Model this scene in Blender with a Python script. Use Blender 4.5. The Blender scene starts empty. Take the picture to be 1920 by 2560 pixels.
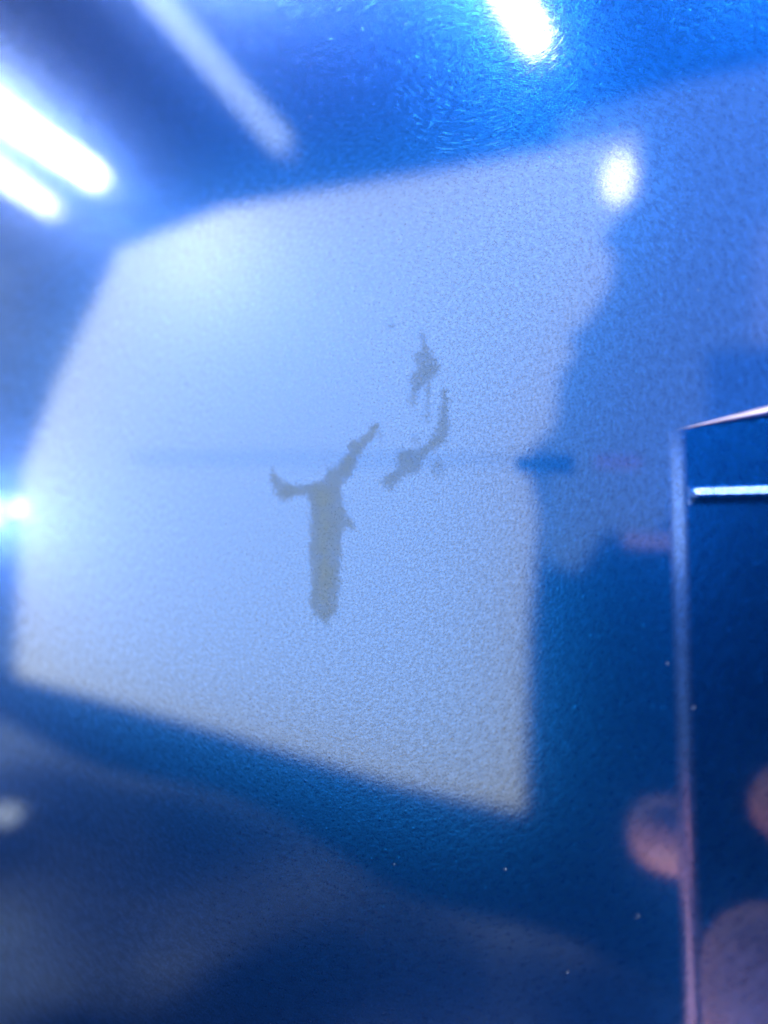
import bpy, bmesh, math, random
from mathutils import Vector, Matrix, noise
random.seed(7)
S = bpy.context.scene
COL = S.collection
# ---------------------------------------------------------------- camera
CAMP = Vector((0.0, -0.12, 0.0))
cam = bpy.data.cameras.new('camera'); camo = bpy.data.objects.new('camera', cam); COL.objects.link(camo)
camo.location = CAMP; camo.rotation_euler = (math.radians(90), 0, 0)
cam.sensor_fit = 'VERTICAL'; cam.sensor_height = 36; cam.lens = 27
cam.clip_start = 0.005; cam.clip_end = 50
cam.dof.use_dof = True; cam.dof.focus_distance = 0.116; cam.dof.aperture_fstop = 7.2
S.camera = camo
# ---------------------------------------------------------------- world + exposure
w = bpy.data.worlds.new('World'); S.world = w; w.use_nodes = True
w.node_tree.nodes['Background'].inputs[0].default_value = (0.10, 0.25, 0.6, 1)
w.node_tree.nodes['Background'].inputs[1].default_value = 0.02
S.view_settings.view_transform = 'Standard'; S.view_settings.look = 'None'
S.view_settings.exposure = 0; S.view_settings.gamma = 1
S.cycles.use_denoising = True
S.cycles.max_bounces = 6
S.cycles.sample_clamp_indirect = 0
S.cycles.sample_clamp_direct = 0
# lamp radiances
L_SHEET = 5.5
L_TUBE = 110.0
# ---------------------------------------------------------------- the plane of the blue panel
N = Vector((-math.sin(math.radians(29)), -math.cos(math.radians(29)), math.tan(math.radians(9)))).normalized()
P0 = Vector((0, 0, 0))

def ray(px, py):
    return Vector(((px-960)/1920, 1.0, (1280-py)/1920))
def on_panel(px, py, p0=P0, n=N):
    d = ray(px, py); t = (p0-CAMP).dot(n)/d.dot(n)
    return CAMP + d*t
F1 = on_panel(1690, 1075); F2 = on_panel(1730, 2500)
EV = (F1-F2).normalized()                 # up along the fold
RV = EV.cross(N).normalized()
if RV.x < 0: RV = -RV                     # right, in the panel
ROOT = Matrix.Translation(F1) @ Matrix((RV, EV, N)).transposed().to_4x4()
INV = ROOT.inverted()
def loc(px, py, h=0.0):
    p = INV @ on_panel(px, py); return Vector((p.x, p.y, h))
PHI = math.radians(11); RB = 0.0115
A = .0012
NF = (N*math.cos(PHI) + RV*math.sin(PHI)).normalized()   # normal of the side face
def mirror_main(p): return p - 2*(p-F1).dot(N)*N
def mirror_side(p): return p - 2*(p-F1).dot(NF)*NF
def seen(px, py, D, side=False):
    """the real place of a thing whose mirror image stands D metres away in this direction"""
    p = CAMP + ray(px, py)*D
    return mirror_side(p) if side else mirror_main(p)

# ---------------------------------------------------------------- helpers
def tag(o, label=None, cat=None, group=None, kind=None):
    if label: o['label'] = label
    if cat: o['category'] = cat
    if group: o['group'] = group
    if kind: o['kind'] = kind
def empty(name, mat, label, cat, group=None):
    o = bpy.data.objects.new(name, None); COL.objects.link(o); o.matrix_world = mat
    o.empty_display_size = .01
    tag(o, label, cat, group); return o
def link(name, me, mat, parent=None, matrix=None, smooth=True):
    o = bpy.data.objects.new(name, me); COL.objects.link(o)
    if mat: me.materials.append(mat)
    if parent: o.parent = parent
    elif matrix is not None: o.matrix_world = matrix
    if smooth:
        for p in me.polygons: p.use_smooth = True
    return o
def mesh(name, vs, fs):
    me = bpy.data.meshes.new(name); me.from_pydata([tuple(v) for v in vs], [], fs); me.update(); return me
class G:
    def __init__(s, name):
        s.m = bpy.data.materials.new(name); s.m.use_nodes = True; s.t = s.m.node_tree
        s.t.nodes.clear(); s.out = s.t.nodes.new('ShaderNodeOutputMaterial')
    def n(s, typ, ins=None, **kw):
        n = s.t.nodes.new('ShaderNode'+typ)
        for k, v in kw.items(): setattr(n, k, v)
        for k, v in (ins or {}).items():
            if isinstance(v, bpy.types.NodeSocket): s.t.links.new(v, n.inputs[k])
            else: n.inputs[k].default_value = v
        return n
    def math(s, op, a, b=None, c=None, clamp=False):
        ins = {0: a}
        if b is not None: ins[1] = b
        if c is not None: ins[2] = c
        n = s.n('Math', ins, operation=op); n.use_clamp = clamp; return n.outputs[0]
    def done(s, sock): s.t.links.new(sock, s.out.inputs['Surface']); return s.m

# ---------------------------------------------------------------- materials
def blue_coat(name, bump_k=1.0, tint=1.0, cr=.06):
    g = G(name)
    tc = g.n('TexCoord').outputs['Object']
    c = loc(808, 1170)
    sx = g.n('SeparateXYZ', {0: tc}).outputs
    x = g.math('SUBTRACT', sx[0], c.x); y = g.math('SUBTRACT', sx[1], c.y)
    r = g.math('SQRT', g.math('ADD', g.math('MULTIPLY', x, x), g.math('ADD', g.math('MULTIPLY', y, y), 1.2e-5)))
    th = g.math('ARCTAN2', y, x)
    # orange peel laid down in wide arcs: fine near the middle, coarser outwards
    rr = g.math('MULTIPLY', g.math('POWER', r, 0.55), 900.0)
    tt = g.math('MULTIPLY', th, 40.0)
    pv = g.n('CombineXYZ', {0: rr, 1: tt, 2: g.math('MULTIPLY', sx[2], 400)}).outputs[0]
    n1 = g.n('TexNoise', {'Vector': pv, 'Scale': 1.0, 'Detail': 3.0, 'Roughness': 0.6}).outputs[0]
    n2 = g.n('TexNoise', {'Vector': tc, 'Scale': 3200.0, 'Detail': 2.0, 'Roughness': 0.55}).outputs[0]
    n3 = g.n('TexNoise', {'Vector': tc, 'Scale': 330.0, 'Detail': 2.0, 'Roughness': 0.5}).outputs[0]
    vo = g.n('TexVoronoi', {'Vector': tc, 'Scale': 620.0}, feature='SMOOTH_F1').outputs['Distance']
    h = g.math('ADD', g.math('MULTIPLY', n1, 0.42), g.math('MULTIPLY', n2, 0.25))
    h = g.math('ADD', h, g.math('MULTIPLY', n3, 0.16))
    # scattered dust nibs under the clear coat
    vp = g.n('TexVoronoi', {'Vector': tc, 'Scale': 900.0, 'Randomness': 1.0}, feature='F1')
    rnd = g.n('SeparateXYZ', {0: vp.outputs['Color']}).outputs[0]
    rad = g.math('MULTIPLY_ADD', rnd, .34, .02)
    nib = g.math('SUBTRACT', 1.0, g.math('DIVIDE', vp.outputs['Distance'], rad), clamp=True)
    nib = g.math('MULTIPLY', g.math('MULTIPLY', nib, nib), g.math('MULTIPLY', rnd, 0.8))
    h = g.math('ADD', h, nib)
    h = g.math('ADD', h, g.math('MULTIPLY', vo, -0.2))
    # hairline polishing scratches by the upper edge
    q = loc(1230, 190)
    qx = g.math('SUBTRACT', sx[0], q.x); qy = g.math('SUBTRACT', sx[1], q.y+.012)
    qr = g.math('SQRT', g.math('ADD', g.math('MULTIPLY', qx, qx), g.math('MULTIPLY', qy, qy)))
    qv = g.n('CombineXYZ', {0: g.math('MULTIPLY', qr, 4200.0), 1: g.math('MULTIPLY', g.math('ARCTAN2', qy, qx), 5.0), 2: 0.0}).outputs[0]
    sc = g.n('TexNoise', {'Vector': qv, 'Scale': 1.0, 'Detail': 1.0}).outputs[0]
    sc = g.math('MULTIPLY', g.math('SUBTRACT', sc, 0.62), 5.0, clamp=True)
    d = g.n('VectorMath', {0: tc, 1: tuple(q)}, operation='DISTANCE').outputs['Value']
    mk = g.math('SUBTRACT', 1.0, g.math('MULTIPLY', d, 45.0), clamp=True)
    h = g.math('SUBTRACT', h, g.math('MULTIPLY', g.math('MULTIPLY', sc, mk), 0.7))
    bmp = g.n('Bump', {'Height': h, 'Strength': 0.5*bump_k, 'Distance': 0.0000075}).outputs[0]
    bmp2 = g.n('Bump', {'Height': h, 'Strength': 1.0, 'Distance': 0.000042}).outputs[0]
    # metal flake in the colour coat
    fl = g.n('TexNoise', {'Vector': tc, 'Scale': 2600.0, 'Detail': 1.0}).outputs[0]
    fm = g.math('MULTIPLY_ADD', fl, 0.16, 0.14)
    fk = g.math('MULTIPLY_ADD', g.math('SUBTRACT', g.math('ADD', n1, n2), 1.0), 1.8, .36, clamp=True)
    base = g.n('MixRGB', {0: fk, 1: (0.0, 0.0135*tint, 0.064*tint, 1), 2: (0.0, 0.036*tint, 0.185*tint, 1)}).outputs[0]
    # fine pitting: the clear coat shines a little less in the pits
    cw = g.math('ADD', g.math('MULTIPLY', n1, 0.55), g.math('MULTIPLY', n2, 0.75), clamp=False)
    cw = g.math('MULTIPLY_ADD', g.math('SUBTRACT', cw, 0.65), 1.45, 0.82, clamp=True)
    cw = g.math('MAXIMUM', cw, 0.70)
    p = g.n('BsdfPrincipled', {'Base Color': base, 'Metallic': 1.0, 'Roughness': fm, 'Normal': bmp2,
                               'Coat Weight': cw, 'Coat Roughness': cr, 'Coat IOR': 1.5, 'Coat Normal': bmp})
    hz = g.n('BsdfGlossy', {'Color': (0.0010, 0.0032, 0.007, 1), 'Roughness': 0.24, 'Normal': bmp2})
    wd = g.n('BsdfGlossy', {'Color': (0.0, 0.008, 0.060, 1), 'Roughness': 0.38, 'Normal': bmp2})
    a = g.n('AddShader', {0: p.outputs[0], 1: hz.outputs[0]})
    a = g.n('AddShader', {0: a.outputs[0], 1: wd.outputs[0]})
    return g.done(a.outputs[0])
def emit(name, col, k):
    g = G(name); return g.done(g.n('Emission', {'Color': (*col, 1), 'Strength': k}).outputs[0])
def matte(name, col, rough=.8, nscale=60, amt=.25):
    g = G(name)
    tc = g.n('TexCoord').outputs['Object']
    n1 = g.n('TexNoise', {'Vector': tc, 'Scale': nscale, 'Detail': 3.0}).outputs[0]
    c = g.n('MixRGB', {0: n1, 1: (*[v*(1-amt) for v in col], 1), 2: (*[v*(1+amt) for v in col], 1)}).outputs[0]
    return g.done(g.n('BsdfPrincipled', {'Base Color': c, 'Roughness': rough}).outputs[0])

COAT = blue_coat('blue_flake_lacquer')
COAT_EDGE = blue_coat('blue_flake_lacquer_edge', 0.25, 1.0, .15)
COAT_SIDE = blue_coat('blue_flake_lacquer_side', 0.25, 1.0)
RIM = matte('reflection_tint_rim', (0.34, 0.33, 0.48), .35, 900, .3)  # the lip's pale reflection is put into this base colour

# ---------------------------------------------------------------- the blue panel
panel = empty('glossy_panel', ROOT, 'glossy metallic blue panel with orange-peel lacquer filling the whole picture', 'panel')
V = lambda s: 0.0 if s < -A else TOPK*(s)
ptop = loc(1925, 1014); TOPK = ptop.y/ptop.x
def top_v(s): return TOPK*max(s, 0) if s > 0 else 0.0
L = .26
# front face with the notch left open
vs = [(-L,-L,0),(-A,-L,0),(-A,0,0),(-L,0,0),(-L,L,0),(-A,L,0),(0,0,0),(L,top_v(L),0),(L,L,0),(0,L,0)]
fs = [(0,1,2,3),(3,2,5,4),(2,6,9,5),(6,7,8,9)]
ff = link('front_face', mesh('front_face', vs, fs), COAT, panel, smooth=False)
so = ff.modifiers.new('sheet', 'SOLIDIFY'); so.thickness = .0012; so.offset = -1
# profile of the rolled edge, then the side face falling away to the right
def prof():
    # the slope eases in and out, so the edge has no hard border
    pts, h, n = [], 0.0, 32
    for i in range(n+1):
        t = i/n
        if i:
            tm = t-.5/n; h -= 2*A/n*math.tan(PHI)*tm*tm*(3-2*tm)
        pts.append((-A+2*A*t, h))
    return pts
pr = prof()
def sweep(name, pts, m, smooth):
    v, f = [], []
    for (s, h) in pts:
        tv = top_v(s)
        v += [(s, tv, h), (s, -L, h)]
    for i in range(len(pts)-1):
        f.append((2*i, 2*i+1, 2*i+3, 2*i+2))
    return link(name, mesh(name, v, f), m, panel, smooth)
re_ = link('rolled_edge', mesh('rolled_edge', [(s, tv, h) for (s, h) in pr for tv in (top_v(s), -L)],
           [(2*i, 2*i+1, 2*i+3, 2*i+2) for i in range(len(pr)-1)]), COAT_EDGE, panel)
s1, h1 = pr[-1]; W2 = .07
s2, h2 = s1+W2*math.cos(PHI), h1-W2*math.sin(PHI)
fold_p = loc(1700, 1240); CR = fold_p.y
vv_, ff2 = [], []
vlist = [0.0] + [CR+.0024-.0048*i/48 for i in range(49)] + [-L]
cols_ = [(0, 0), (.0002, .25), (.0004, .6), (.0006, .85), (.0009, 1), (.0015, 1), (.004, 1), (.010, 1), (.02, 1), (.035, 1), (s2-s1, 1)]
nc = len(cols_)
for iv, vv0 in enumerate(vlist):
    for iu, (ds, am) in enumerate(cols_):
        s_, h_ = s1+ds, h1-ds*math.tan(PHI)
        b_ = .00019*am*math.exp(-((vv0-CR)/.00072)**2) if 0 < iv < 50 else 0
        vv_.append((s_+b_*math.sin(PHI), top_v(s_) if iv == 0 else vv0, h_+b_*math.cos(PHI)))
for iv in range(len(vlist)-1):
    for iu in range(nc-1):
        a_ = iv*nc+iu; ff2.append((a_, a_+nc, a_+nc+1, a_+1))
sf = link('side_face', mesh('side_face', vv_, ff2), COAT_SIDE, panel)
# the lip: the stepped face between the front face and the side face
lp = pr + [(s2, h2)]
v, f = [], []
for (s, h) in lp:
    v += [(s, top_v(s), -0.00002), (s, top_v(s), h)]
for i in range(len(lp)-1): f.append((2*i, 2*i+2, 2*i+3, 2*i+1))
link('stepped_lip', mesh('stepped_lip', v, f), RIM, panel, smooth=False)['label'] = 'lip with a pinkish reflection painted in, widening to the right'

# ---------------------------------------------------------------- dried stains on the panel
def stain_mat(name, col, k, thickcol):
    g = G(name)
    tc = g.n('TexCoord').outputs['Object']
    at = g.n('Attribute', attribute_name='film').outputs['Fac']
    n1 = g.n('TexNoise', {'Vector': tc, 'Scale': 260.0, 'Detail': 3.0, 'Roughness': .6}).outputs[0]
    n2 = g.n('TexNoise', {'Vector': tc, 'Scale': 2300.0, 'Detail': 3.0, 'Roughness': .7}).outputs[0]
    m = g.math('MULTIPLY', at, g.math('ADD', g.math('MULTIPLY_ADD', n1, .9, .38), g.math('MULTIPLY_ADD', n2, 1.3, -.65)), clamp=True)
    thick_ = g.math('MULTIPLY', g.math('SUBTRACT', g.math('MULTIPLY_ADD', g.math('SUBTRACT', n1, .5), .5, at), .80), 5.0, clamp=True)
    c = g.n('MixRGB', {0: thick_, 1: (*[v*.8 for v in col], 1), 2: (*thickcol, 1)}).outputs[0]
    bm = g.n('Bump', {'Height': n2, 'Strength': .6, 'Distance': .00006}).outputs[0]
    p = g.n('BsdfPrincipled', {'Base Color': c, 'Roughness': .75, 'Specular IOR Level': .25, 'Normal': bm})
    tr = g.n('BsdfTransparent')
    mx = g.n('MixShader', {0: g.math('MULTIPLY', m, k), 1: tr.outputs[0], 2: p.outputs[0]})
    return g.done(mx.outputs[0])
STAIN = stain_mat('dried_olive_residue', (0.048, 0.072, 0.100), .56, (0.050, 0.070, 0.085))
STAIN2 = stain_mat('thin_grey_residue', (0.03, 0.055, 0.09), .42, (0.05, 0.07, 0.08))

def sd_poly(p, poly):
    d = 1e9; inside = False; n = len(poly); x, y = p
    for i in range(n):
        ax, ay = poly[i]; bx, by = poly[(i+1) % n]
        ex, ey = bx-ax, by-ay; wx, wy = x-ax, y-ay
        t = max(0, min(1, (wx*ex+wy*ey)/(ex*ex+ey*ey+1e-9)))
        d = min(d, math.hypot(wx-ex*t, wy-ey*t))
        if (ay > y) != (by > y) and x < (bx-ax)*(y-ay)/(by-ay)+ax: inside = not inside
    return d if inside else -d
def stain(name, polys, m, label, step=4.0, soft=16.0):
    xs = [p[0] for q in polys for p in q[0]]; ys = [p[1] for q in polys for p in q[0]]
    x0, y0 = min(xs)-16, min(ys)-16; nx = int((max(xs)+16-x0)/step); ny = int((max(ys)+16-y0)/step)
    dens = {}
    for j in range(ny+1):
        for i in range(nx+1):
            x, y = x0+i*step, y0+j*step; best = 0
            for (poly, k) in polys:
                s = sd_poly((x, y), poly)
                s += 6*noise.noise((x/16, y/16, 1)) + 9*noise.noise((x/7, y/7, 4))
                v_ = max(0, min(1, (s+soft*.4)/soft)); v_ = v_*v_*(3-2*v_)
                core = .82 + .18*min(1, max(0, s)/25)
                best = max(best, v_*k*core)
            dens[i, j] = best
    idx = {}; vv = []; dd = []; ff_ = []
    def vid(i, j):
        if (i, j) not in idx:
            idx[i, j] = len(vv); vv.append(loc(x0+i*step, y0+j*step, .00004)); dd.append(dens[i, j])
        return idx[i, j]
    for j in range(ny):
        for i in range(nx):
            if max(dens[i, j], dens[i+1, j], dens[i, j+1], dens[i+1, j+1]) > 0:
                ff_.append((vid(i, j), vid(i, j+1), vid(i+1, j+1), vid(i+1, j)))
    o0 = vv[0].copy()
    me = mesh(name, [v_-o0 for v_ in vv], ff_)
    a = me.attributes.new('film', 'FLOAT', 'POINT')
    for i, d_ in enumerate(dd): a.data[i].value = d_
    o = link(name, me, m, None, ROOT @ Matrix.Translation(o0))
    tag(o, label, 'stain'); return o
zc = lambda pts, ox, oy, k: [(ox+x/k, oy+y/k) for x, y in pts]
T = zc([(1195,75),(1205,130),(1150,230),(1075,320),(1020,400),(985,510),(900,620),(845,680),(850,760),(860,860),(900,960),(960,1050),(980,1125),(930,1130),(900,1105),(850,1165),(845,1300),(840,1500),(825,1700),(810,1880),(780,1960),(720,2010),(690,2080),(640,2020),(560,1960),(530,1850),(545,1650),(530,1400),(535,1150),(525,950),(530,850),(480,795),(390,800),(290,830),(220,835),(165,720),(140,620),(160,520),(200,580),(260,640),(340,680),(480,680),(620,650),(690,600),(700,520),(790,500),(840,430),(910,370),(915,300),(930,225),(1000,240),(1080,180),(1120,110)], 640, 1040, 3.95)
core = zc([(1000,300),(960,420),(800,620),(780,900),(760,1200),(790,1500),(760,1900),(600,1930),(580,1500),(590,1000),(560,780),(350,770),(300,720),(480,720),(700,660),(820,480)], 640, 1040, 3.95)
stain('forked_stain', [(T, .86), (core, 1.0)], STAIN, 'larger forked olive-grey stain with a long straight stem, dried on the blue panel')
B1 = zc([(1390,500),(1408,620),(1412,780),(1388,885),(1300,935),(1250,990),(1200,1080),(1110,1112),(1060,1150),(1020,1205),(935,1150),(1000,1085),(1050,1060),(1060,955),(1100,920),(1180,925),(1260,885),(1308,820),(1335,720),(1362,600),(1365,510)], 600, 780, 2.698)
B2 = zc([(1238,125),(1262,230),(1300,270),(1352,370),(1330,425),(1290,470),(1282,560),(1270,745),(1238,740),(1256,600),(1250,500),(1212,520),(1192,600),(1182,645),(1140,625),(1150,540),(1150,430),(1190,380),(1168,290),(1220,235),(1212,140)], 600, 780, 2.698)
def blob(cx, cy, r, n=10): return [(cx+r*math.cos(i*2*math.pi/n), cy+1.2*r*math.sin(i*2*math.pi/n)) for i in range(n)]
B3 = zc([(1160,850),(1190,835),(1215,870),(1180,885)], 600, 780, 2.698)
stain('curved_stain', [(B1, .95), (B2, .8), (B3, .6), (blob(1093, 1170, 21), .38), (blob(978, 815, 6), .7), (blob(953, 1093, 6), .5)], STAIN2,
      'smaller broken hook-shaped grey smear to the upper right of the forked stain', soft=16)

# ---------------------------------------------------------------- dust specks lying on the lacquer
DUST = matte('pale_dust', (0.04, 0.07, 0.14), .5, 3000, .2)
def speck(px, py, rx, ry, ang, label):
    bm = bmesh.new(); bmesh.ops.create_icosphere(bm, subdivisions=2, radius=1)
    for v_ in bm.verts:
        k = 1+.35*noise.noise(v_.co*1.7+Vector((px, py, 0)))
        v_.co = Vector((v_.co.x*rx*k, v_.co.y*ry*k, v_.co.z*min(rx, ry)*.6*k))
        if v_.co.x > 0: v_.co.y += v_.co.x*v_.co.x/max(rx, 1e-9)*.4
    me = bpy.data.meshes.new('dust_speck'); bm.to_mesh(me); bm.free()
    o = link('dust_speck', me, DUST, None, ROOT @ Matrix.Translation(loc(px, py, min(rx, ry)*.4)) @ Matrix.Rotation(math.radians(ang), 4, 'Z'))
    tag(o, label, 'dust speck', 'dust specks on the blue panel')
u = .00006
for a in [(776,292,9,4,-55,'pale oval fleck of dust beside the foot of the pale light streak'),
          (1174,183,5,3,30,'tiny pinkish dust grain to the left of the short bright tube reflection'),
          (1490,160,5,4,20,'small bright dust grain to the right of the short bright tube reflection'),
          (1746,726,6,3,-60,'thin dust fleck at the right, between the pale sheet and the picture edge'),
          (1121,774,4,3,0,'small bright grain above the hook-shaped smear'),
          (1669,1658,6,5,70,'soft round dust grain just left of the rolled edge'),
          (986,2160,4,3,0,'dust grain near the bottom, under the lower tip of the pale sheet'),
          (1264,2173,6,4,20,'dust fleck in the dark blue to the left of the reddish fingertip reflection'),
          (1595,2290,7,3,35,'thin dust fleck below the reddish fingertip reflection'),
          (1420,2430,9,2,12,'long thin dust fleck lowest of all on the dark blue'),
          (1340,1254,4,6,70,'pale dust crescent on the right border of the sheet reflection'),
          (1735,1768,4,7,-20,'blue-lit dust crescent just right of the rolled edge')]:
    speck(a[0], a[1], a[2]*u*.45, a[3]*u*.25, a[4], a[5])

# ---------------------------------------------------------------- what the lacquer mirrors: a pale sheet
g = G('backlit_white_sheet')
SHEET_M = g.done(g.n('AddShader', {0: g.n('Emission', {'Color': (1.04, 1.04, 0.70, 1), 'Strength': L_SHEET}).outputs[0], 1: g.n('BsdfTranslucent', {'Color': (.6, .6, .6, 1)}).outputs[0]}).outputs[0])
def slab(name, pts, D, m, thick=.004, side=False, matrix=None):
    """a flat slab with this outline, standing where its mirror image is D metres off"""
    ps = [seen(x, y, D, side) for x, y in pts]
    c = sum(ps, Vector())/len(ps)
    nn = ((ps[1]-ps[0]).cross(ps[2]-ps[0])).normalized()
    back = nn if (c+nn*.01-F1).dot(N) > (c-F1).dot(N) else -nn
    k = len(ps)
    v_ = [p-c for p in ps]+[p-c+back*thick for p in ps]
    f_ = [tuple(range(k)), tuple(range(2*k-1, k-1, -1))]+[(i, (i+1) % k, (i+1) % k+k, i+k) for i in range(k)]
    if thick == 0: v_, f_ = v_[:k], f_[:1]
    me = mesh(name, v_, f_)
    bm = bmesh.new(); bm.from_mesh(me); bmesh.ops.recalc_face_normals(bm, faces=bm.faces); bm.to_mesh(me); bm.free()
    return link(name, me, m, None, Matrix.Translation(c), smooth=False)
o = slab('glow_panel', [(40,1690),(48,1420),(52,1190),(140,960),(300,625),(560,520),(1100,430),(1600,330),(1595,480),(1500,600),(1535,640),(1520,720),(1470,800),(1415,850),(1440,880),(1400,930),(1385,1060),(1300,1160),(1330,1200),(1345,1300),(1320,1560),(1308,2030),(1000,1960),(560,1830)], .62, SHEET_M, 0)
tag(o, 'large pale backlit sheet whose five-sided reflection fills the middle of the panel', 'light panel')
DIM = emit('dim_board_glow', (0.6, 0.85, 0.95), 2.5)  # mirrored grey board, its brightness put in as emission
o = slab('glow_board', [(1400,300),(1680,215),(1990,150),(2050,900),(1960,1090),(1700,1180),(1690,1290),(1600,1370),(1520,1320),(1440,1430),(1360,1400),(1360,800)], .75, DIM)
tag(o, 'dim grey board given its own glow, whose faint reflection lies right of the pale sheet', 'glowing board')

o = slab('glow_board', [(1895,560),(2150,540),(2150,1080),(1880,1000)], .7, emit('added_strip_glow', (0.7, 0.85, 1.0), 3.4))  # glowing strip added for the pale zone at the right edge
tag(o, 'narrow added glowing strip mirrored as a pale upright strip above the lip at the right edge', 'glowing board')
LATH = matte('pinkish_wood', (.62, .46, .42), .6, 40, .2)
DARKW = matte('dark_board', (.03, .03, .035), .7, 40, .2)
o = slab('batten', [(1295,1140),(1435,1136),(1435,1184),(1295,1176)], .2, DARKW); tag(o, 'short dark batten mirrored as a dark dash on the right border of the sheet', 'batten')
o = slab('batten', [(1495,1136),(1605,1138),(1605,1170),(1495,1168)], .2, LATH); tag(o, 'short pinkish batten mirrored between the dark dash and the rolled edge', 'batten')
o = slab('batten', [(1570,1330),(1760,1335),(1760,1376),(1570,1370)], .21, LATH); tag(o, 'pinkish batten mirrored lower down, touching the rolled edge', 'batten')
o = slab('cord', [(330,1140),(1330,1146),(1330,1153),(330,1147)], .58, matte('grey_cord', (.3, .33, .36)), .002); tag(o, 'thin cord mirrored as a faint level line across the pale sheet', 'cord')
# tube lights
def tube(p1, p2, rad_px, D, k, label, col=(.93, 1.0, .985), side=False, D2=None):
    a, b = seen(*p1, D, side), seen(*p2, D2 or D, side)
    r = rad_px/1920*D; ax = b-a; ln = ax.length
    q = ax.to_track_quat('Z', 'Y').to_matrix().to_4x4()
    root = empty('tube_light', Matrix.Translation(a) @ q, label, 'tube light', 'tube lights mirrored in the panel')
    m = emit('lit_tube_glass', col, k)
    def lathe(name, prof_, mat_):
        vv, f_ = [], []
        ns = 24
        for (rr, z) in prof_:
            for i in range(ns): vv.append((rr*math.cos(i*2*math.pi/ns), rr*math.sin(i*2*math.pi/ns), z))
        for j in range(len(prof_)-1):
            for i in range(ns): f_.append((j*ns+i, j*ns+(i+1) % ns, (j+1)*ns+(i+1) % ns, (j+1)*ns+i))
        return link(name, mesh(name, vv, f_), mat_, root)
    lathe('tube', [(r*.3, 0), (r*.75, r*.15), (r, r*.5), (r, ln-r*.5), (r*.75, ln-r*.15), (r*.3, ln)], m)
    for z0, z1 in ((-r*.9, 0.0), (ln, ln+r*.9)):
        lathe('end_cap', [(0.0, z0), (r*.55, z0), (r*.55, z1), (0.0, z1)], CAP)
    return root
CAP = matte('white_plastic_cap', (.5, .5, .5), .5)
tube((252, 452), (-620, -150), 24, 1.6, L_TUBE*.8, 'bright tube light mirrored across the upper left corner')
tube((140, 528), (-560, 60), 22, 1.3, L_TUBE*.28, 'softer tube light mirrored just below the bright one at the upper left')
tube((1347, 110), (1040, -420), 25, 1.5, L_TUBE*1.9, 'short bright tube light mirrored at the top edge of the picture')
tube((715, 370), (290, -120), 33, .6, L_TUBE*.062, 'pale tube light mirrored as a soft streak down to the sheet', (.75, .93, 1))
tube((250, -300), (1050, -520), 60, 1.3, L_TUBE*1.5, 'added tube light beyond the top edge, left of the other one up there')  # unseen tube, added to brighten the upper left blue
tube((1750, -330), (2600, -700), 60, 1.5, L_TUBE*1.5, 'added tube light beyond the top edge whose glow brightens the upper right')  # out-of-view tube put in to lift the upper right
tube((-20, 1281), (-300, 1281), 26, .5, L_TUBE*1.6, 'round end of a tube light mirrored at the left edge of the picture')
tube((1560, 560), (3000, 560), 66, .8, L_TUBE*.9, 'long tube light mirrored as a thin white line along the side face', side=True)
nm = (N*math.cos(PHI/2) + RV*math.sin(PHI/2)).normalized()
pm = on_panel(1700, 1260)
def seen_mid(px, py, D):
    p = CAMP + ray(px, py)*D
    return p - 2*(p-pm).dot(nm)*nm
def mid_slab(pts, D, k, col, label):  # unseen glowing panels, added to put a glow on the rolled edge
    ps = [seen_mid(x, y, D) for x, y in pts]; c = sum(ps, Vector())/4
    away = (c-pm).normalized()*.01
    v_ = [p-c for p in ps]+[p-c+away for p in ps]
    o = link('glow_panel', mesh('glow_panel', v_, [(0,1,2,3),(7,6,5,4),(0,4,5,1),(1,5,6,2),(2,6,7,3),(3,7,4,0)]), emit('added_glow_panel', col, k), None, Matrix.Translation(c), smooth=False)
    tag(o, label, 'light panel')
mid_slab([(1430,1120),(2000,1120),(2000,1400),(1430,1400)], .55, 8.0, (.65, .87, 1), 'small added glow panel whose glow sits on the rolled edge at the white line')
mid_slab([(1430,900),(2000,900),(2000,1950),(1430,1950)], .7, 1.0, (.55, .85, 1), 'tall dim added glow panel mirrored down the length of the rolled edge')
# bulbs
def bulb(px, py, rx, ry, D, k, label, col=(1, 1, .97)):
    c = seen(px, py, D)
    root = empty('bulb', Matrix.Translation(c), label, 'bulb')
    bm = bmesh.new(); bmesh.ops.create_uvsphere(bm, u_segments=24, v_segments=16, radius=1)
    for v_ in bm.verts: v_.co = Vector((v_.co.x*rx, v_.co.y*rx, v_.co.z*ry))/1920*D
    me = bpy.data.meshes.new('glass'); bm.to_mesh(me); bm.free()
    link('glass', me, emit('lit_bulb_glass', col, k), root)
    bm = bmesh.new(); bmesh.ops.create_cone(bm, cap_ends=True, segments=20, radius1=rx*.5/1920*D, radius2=rx*.6/1920*D, depth=ry*.6/1920*D)
    bmesh.ops.translate(bm, verts=bm.verts, vec=tuple((c-on_panel(px, py)).normalized()*ry*1.3/1920*D))
    me = bpy.data.meshes.new('socket'); bm.to_mesh(me); bm.free(); link('socket', me, CAP, root)
bulb(1545, 445, 37, 68, .55, 34, 'oval white bulb mirrored at the upper right corner of the sheet')
bulb(18, 2030, 30, 34, .7, 6, 'small pale bulb mirrored low at the left edge of the picture', (.8, .93, 1))

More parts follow.
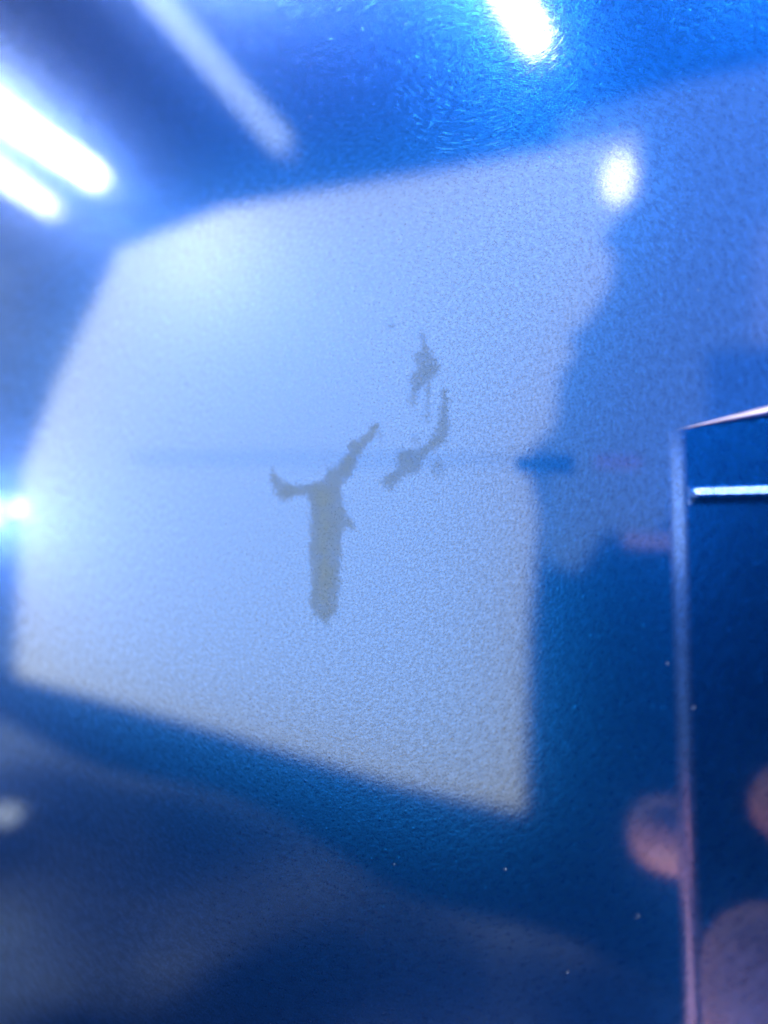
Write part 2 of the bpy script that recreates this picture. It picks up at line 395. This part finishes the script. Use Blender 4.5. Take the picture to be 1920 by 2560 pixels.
# ---------------------------------------------------------------- the photographer's hands
SKIN = None
g = G('skin')
tc = g.n('TexCoord').outputs['Object']
n1 = g.n('TexNoise', {'Vector': tc, 'Scale': 90.0, 'Detail': 4.0}).outputs[0]
c_ = g.n('MixRGB', {0: n1, 1: (.52, .20, .16, 1), 2: (.68, .32, .27, 1)}).outputs[0]
SKIN = g.done(g.n('BsdfPrincipled', {'Base Color': c_, 'Roughness': .5, 'Subsurface Weight': .1, 'Subsurface Radius': (.006, .002, .001)}).outputs[0])
def hand(name, chains, side, label):
    """chains: joints (px, py, D, radius in m) seen in the mirror; the first chain is wrist and palm"""
    mir = mirror_side if side else mirror_main
    vs_, es, rs = [], [], []
    for ci, ch in enumerate(chains):
        prev = None
        for ji, (px, py, D, r) in enumerate(ch):
            if isinstance(px, str): prev = int(py); continue
            vs_.append(mir(CAMP+ray(px, py)*D)); rs.append(r)
            if prev is not None: es.append((prev, len(vs_)-1))
            prev = len(vs_)-1
    c = vs_[0].copy()
    me = bpy.data.meshes.new(name); me.from_pydata([tuple(v_-c) for v_ in vs_], es, []); me.update()
    o = bpy.data.objects.new(name, me); COL.objects.link(o); o.location = c
    sk = o.modifiers.new('skin', 'SKIN'); sk.use_smooth_shade = True
    for i, r in enumerate(rs):
        o.data.skin_vertices[0].data[i].radius = (r, r)
    o.data.skin_vertices[0].data[0].use_root = True
    sb = o.modifiers.new('sub', 'SUBSURF'); sb.levels = 2; sb.render_levels = 2
    me.materials.append(SKIN)
    tag(o, label, 'hand'); return o
def H(x0, y0, D, fingers, palm):
    return [palm]+fingers
# hand seen in the front face: one fingertip reaches left of the rolled edge
D = .22
hand('hand', [
    [(2150, 2900, .26, .026), (2090, 2680, .25, .032), (2040, 2480, .24, .030)],
    [('x', 2, 0, 0), (1940, 2290, .232, .0100), (1860, 2170, .222, .0098), (1730, 2095, .215, .0112), (1580, 2070, .21, .0118)],
    [('x', 2, 0, 0), (2010, 2260, .235, .0100), (1950, 2130, .23, .0095), (1880, 2040, .222, .0090), (1800, 1990, .215, .0082)],
    [('x', 2, 0, 0), (2100, 2260, .24, .0098), (2080, 2120, .235, .0092), (2030, 2020, .228, .0086), (1970, 1960, .222, .0078)],
    [('x', 2, 0, 0), (2180, 2320, .245, .0090), (2190, 2200, .24, .0084), (2160, 2110, .235, .0078), (2120, 2050, .23, .0070)],
    [('x', 1, 0, 0), (1960, 2620, .24, .0120), (1880, 2560, .235, .0105), (1810, 2480, .23, .0092)],
], False, 'hand whose one reddish fingertip is mirrored left of the rolled edge')
hand('hand', [
    [(2500, 2900, .20, .026), (2350, 2700, .19, .032), (2180, 2520, .185, .028)],
    [('x', 1, 0, 0), (2080, 2560, .165, .020), (1960, 2500, .155, .0195), (1895, 2450, .150, .0185)],
    [('x', 2, 0, 0), (2100, 2260, .185, .0098), (2060, 2120, .185, .0092), (1980, 2010, .185, .0094), (1905, 1960, .185, .0092)],
    [('x', 2, 0, 0), (2230, 2280, .20, .0098), (2240, 2120, .20, .0092), (2190, 2000, .20, .0086), (2140, 1930, .20, .0080)],
    [('x', 2, 0, 0), (2330, 2330, .21, .0092), (2360, 2180, .21, .0086), (2330, 2080, .21, .0080), (2300, 2020, .21, .0074)],
    [('x', 0, 0, 0), (2100, 2790, .19, .0088), (1960, 2700, .185, .0080), (1850, 2590, .18, .0070), (1765, 2520, .178, .0064)],
], True, 'hand whose broad thumb pad is mirrored in the side face at the lower right')
# unseen lamps added to light the hands
def area(name, p, tgt, size, power, col, label):
    ld = bpy.data.lights.new(name, 'AREA'); ld.shape = 'DISK'; ld.size = size; ld.energy = power; ld.color = col
    o = bpy.data.objects.new(name, ld); COL.objects.link(o); o.location = p
    o.rotation_euler = (Vector(tgt)-Vector(p)).to_track_quat('-Z', 'Y').to_euler()
    tag(o, label, 'added lamp'); return o

area('hand_fill_lamp', (-.06, -.03, -.22), (-.03, -.135, -.05), .04, 3.0, (1, .93, .86), 'small added lamp shining up on the hand by the rolled edge')
area('hand_fill_lamp', (.03, -.08, -.24), (.10, -.11, -.06), .04, 3.0, (1, .93, .86), 'small added lamp shining up on the hand by the side face')
area('lip_fill_lamp', (.08, -.12, -.30), tuple(F1), .06, 1.6, (1, .9, .95), 'added low lamp that catches the underside of the lip')  # unseen lamp, added to brighten the lip from below

# a wavy grey curtain behind the pale sheet
CLOTH = matte('grey_cloth', (.26, .31, .36), .9, 5, .45)
def curtain(name, x0, x1, y0, y1, D, label):
    nx, ny = 60, 40; v_ = []
    for j in range(ny+1):
        for i in range(nx+1):
            px = x0+(x1-x0)*i/nx; yt = y0(px) if callable(y0) else y0
            py = yt+(y1-yt)*j/ny
            d = D*(1+.02*math.sin(px/210+py/150)+.012*math.sin(px/120-py/90)+.14*noise.noise((px/420, py/300, 0)))
            v_.append(seen(px, py, d))
    c = v_[0].copy()
    f_ = [(j*(nx+1)+i, j*(nx+1)+i+1, (j+1)*(nx+1)+i+1, (j+1)*(nx+1)+i) for j in range(ny) for i in range(nx)]
    o = link(name, mesh(name, [p-c for p in v_], f_), CLOTH, None, Matrix.Translation(c))
    md = o.modifiers.new('cloth', 'SOLIDIFY'); md.thickness = .002
    tag(o, label, 'curtain'); return o
curtain('curtain', -900, 330, 540, 1660, .85, 'grey curtain whose blurred folds are mirrored left of the pale sheet')
curtain('curtain', -900, 1750, lambda x: 1790+.42*max(x, 0)+30*math.sin(x/130), 3300, .72, 'grey cloth mirrored as dim clouds across the lower left of the panel')
area('cloth_fill_lamp', seen(-1500, 500, .55), seen(120, 900, .85), .05, 7.0, (.8, .95, 1), 'added side lamp that lights the curtain beside the sheet')  # unseen lamp, added to brighten the cloth beside the sheet
pl = seen(-1500, 1800, .55)
area('cloth_fill_lamp', pl, seen(-100, 1900, .8), .05, 4.8, (.85, .95, 1), 'added side lamp that lights the curtain from the left')  # second unseen lamp, added for the lower cloth

# unseen lamps added behind the pale sheet: two hot spots and a wide glow
for (px, py, d_, d2, p_, lb) in ((90, 1270, .62, .095, .55, 'added lamp behind the sheet near its left edge'),
                                 (560, 680, .62, .085, .7, 'added lamp behind the upper left of the sheet'),
                                 (60, 950, .62, .30, 5.0, 'wide added lamp behind the left half of the sheet')):
    t_ = seen(px, py, d_); l_ = seen(px, py, d_+d2)
    area('sheet_fill_lamp', l_, t_, .03, p_, (1, 1, .95), lb)
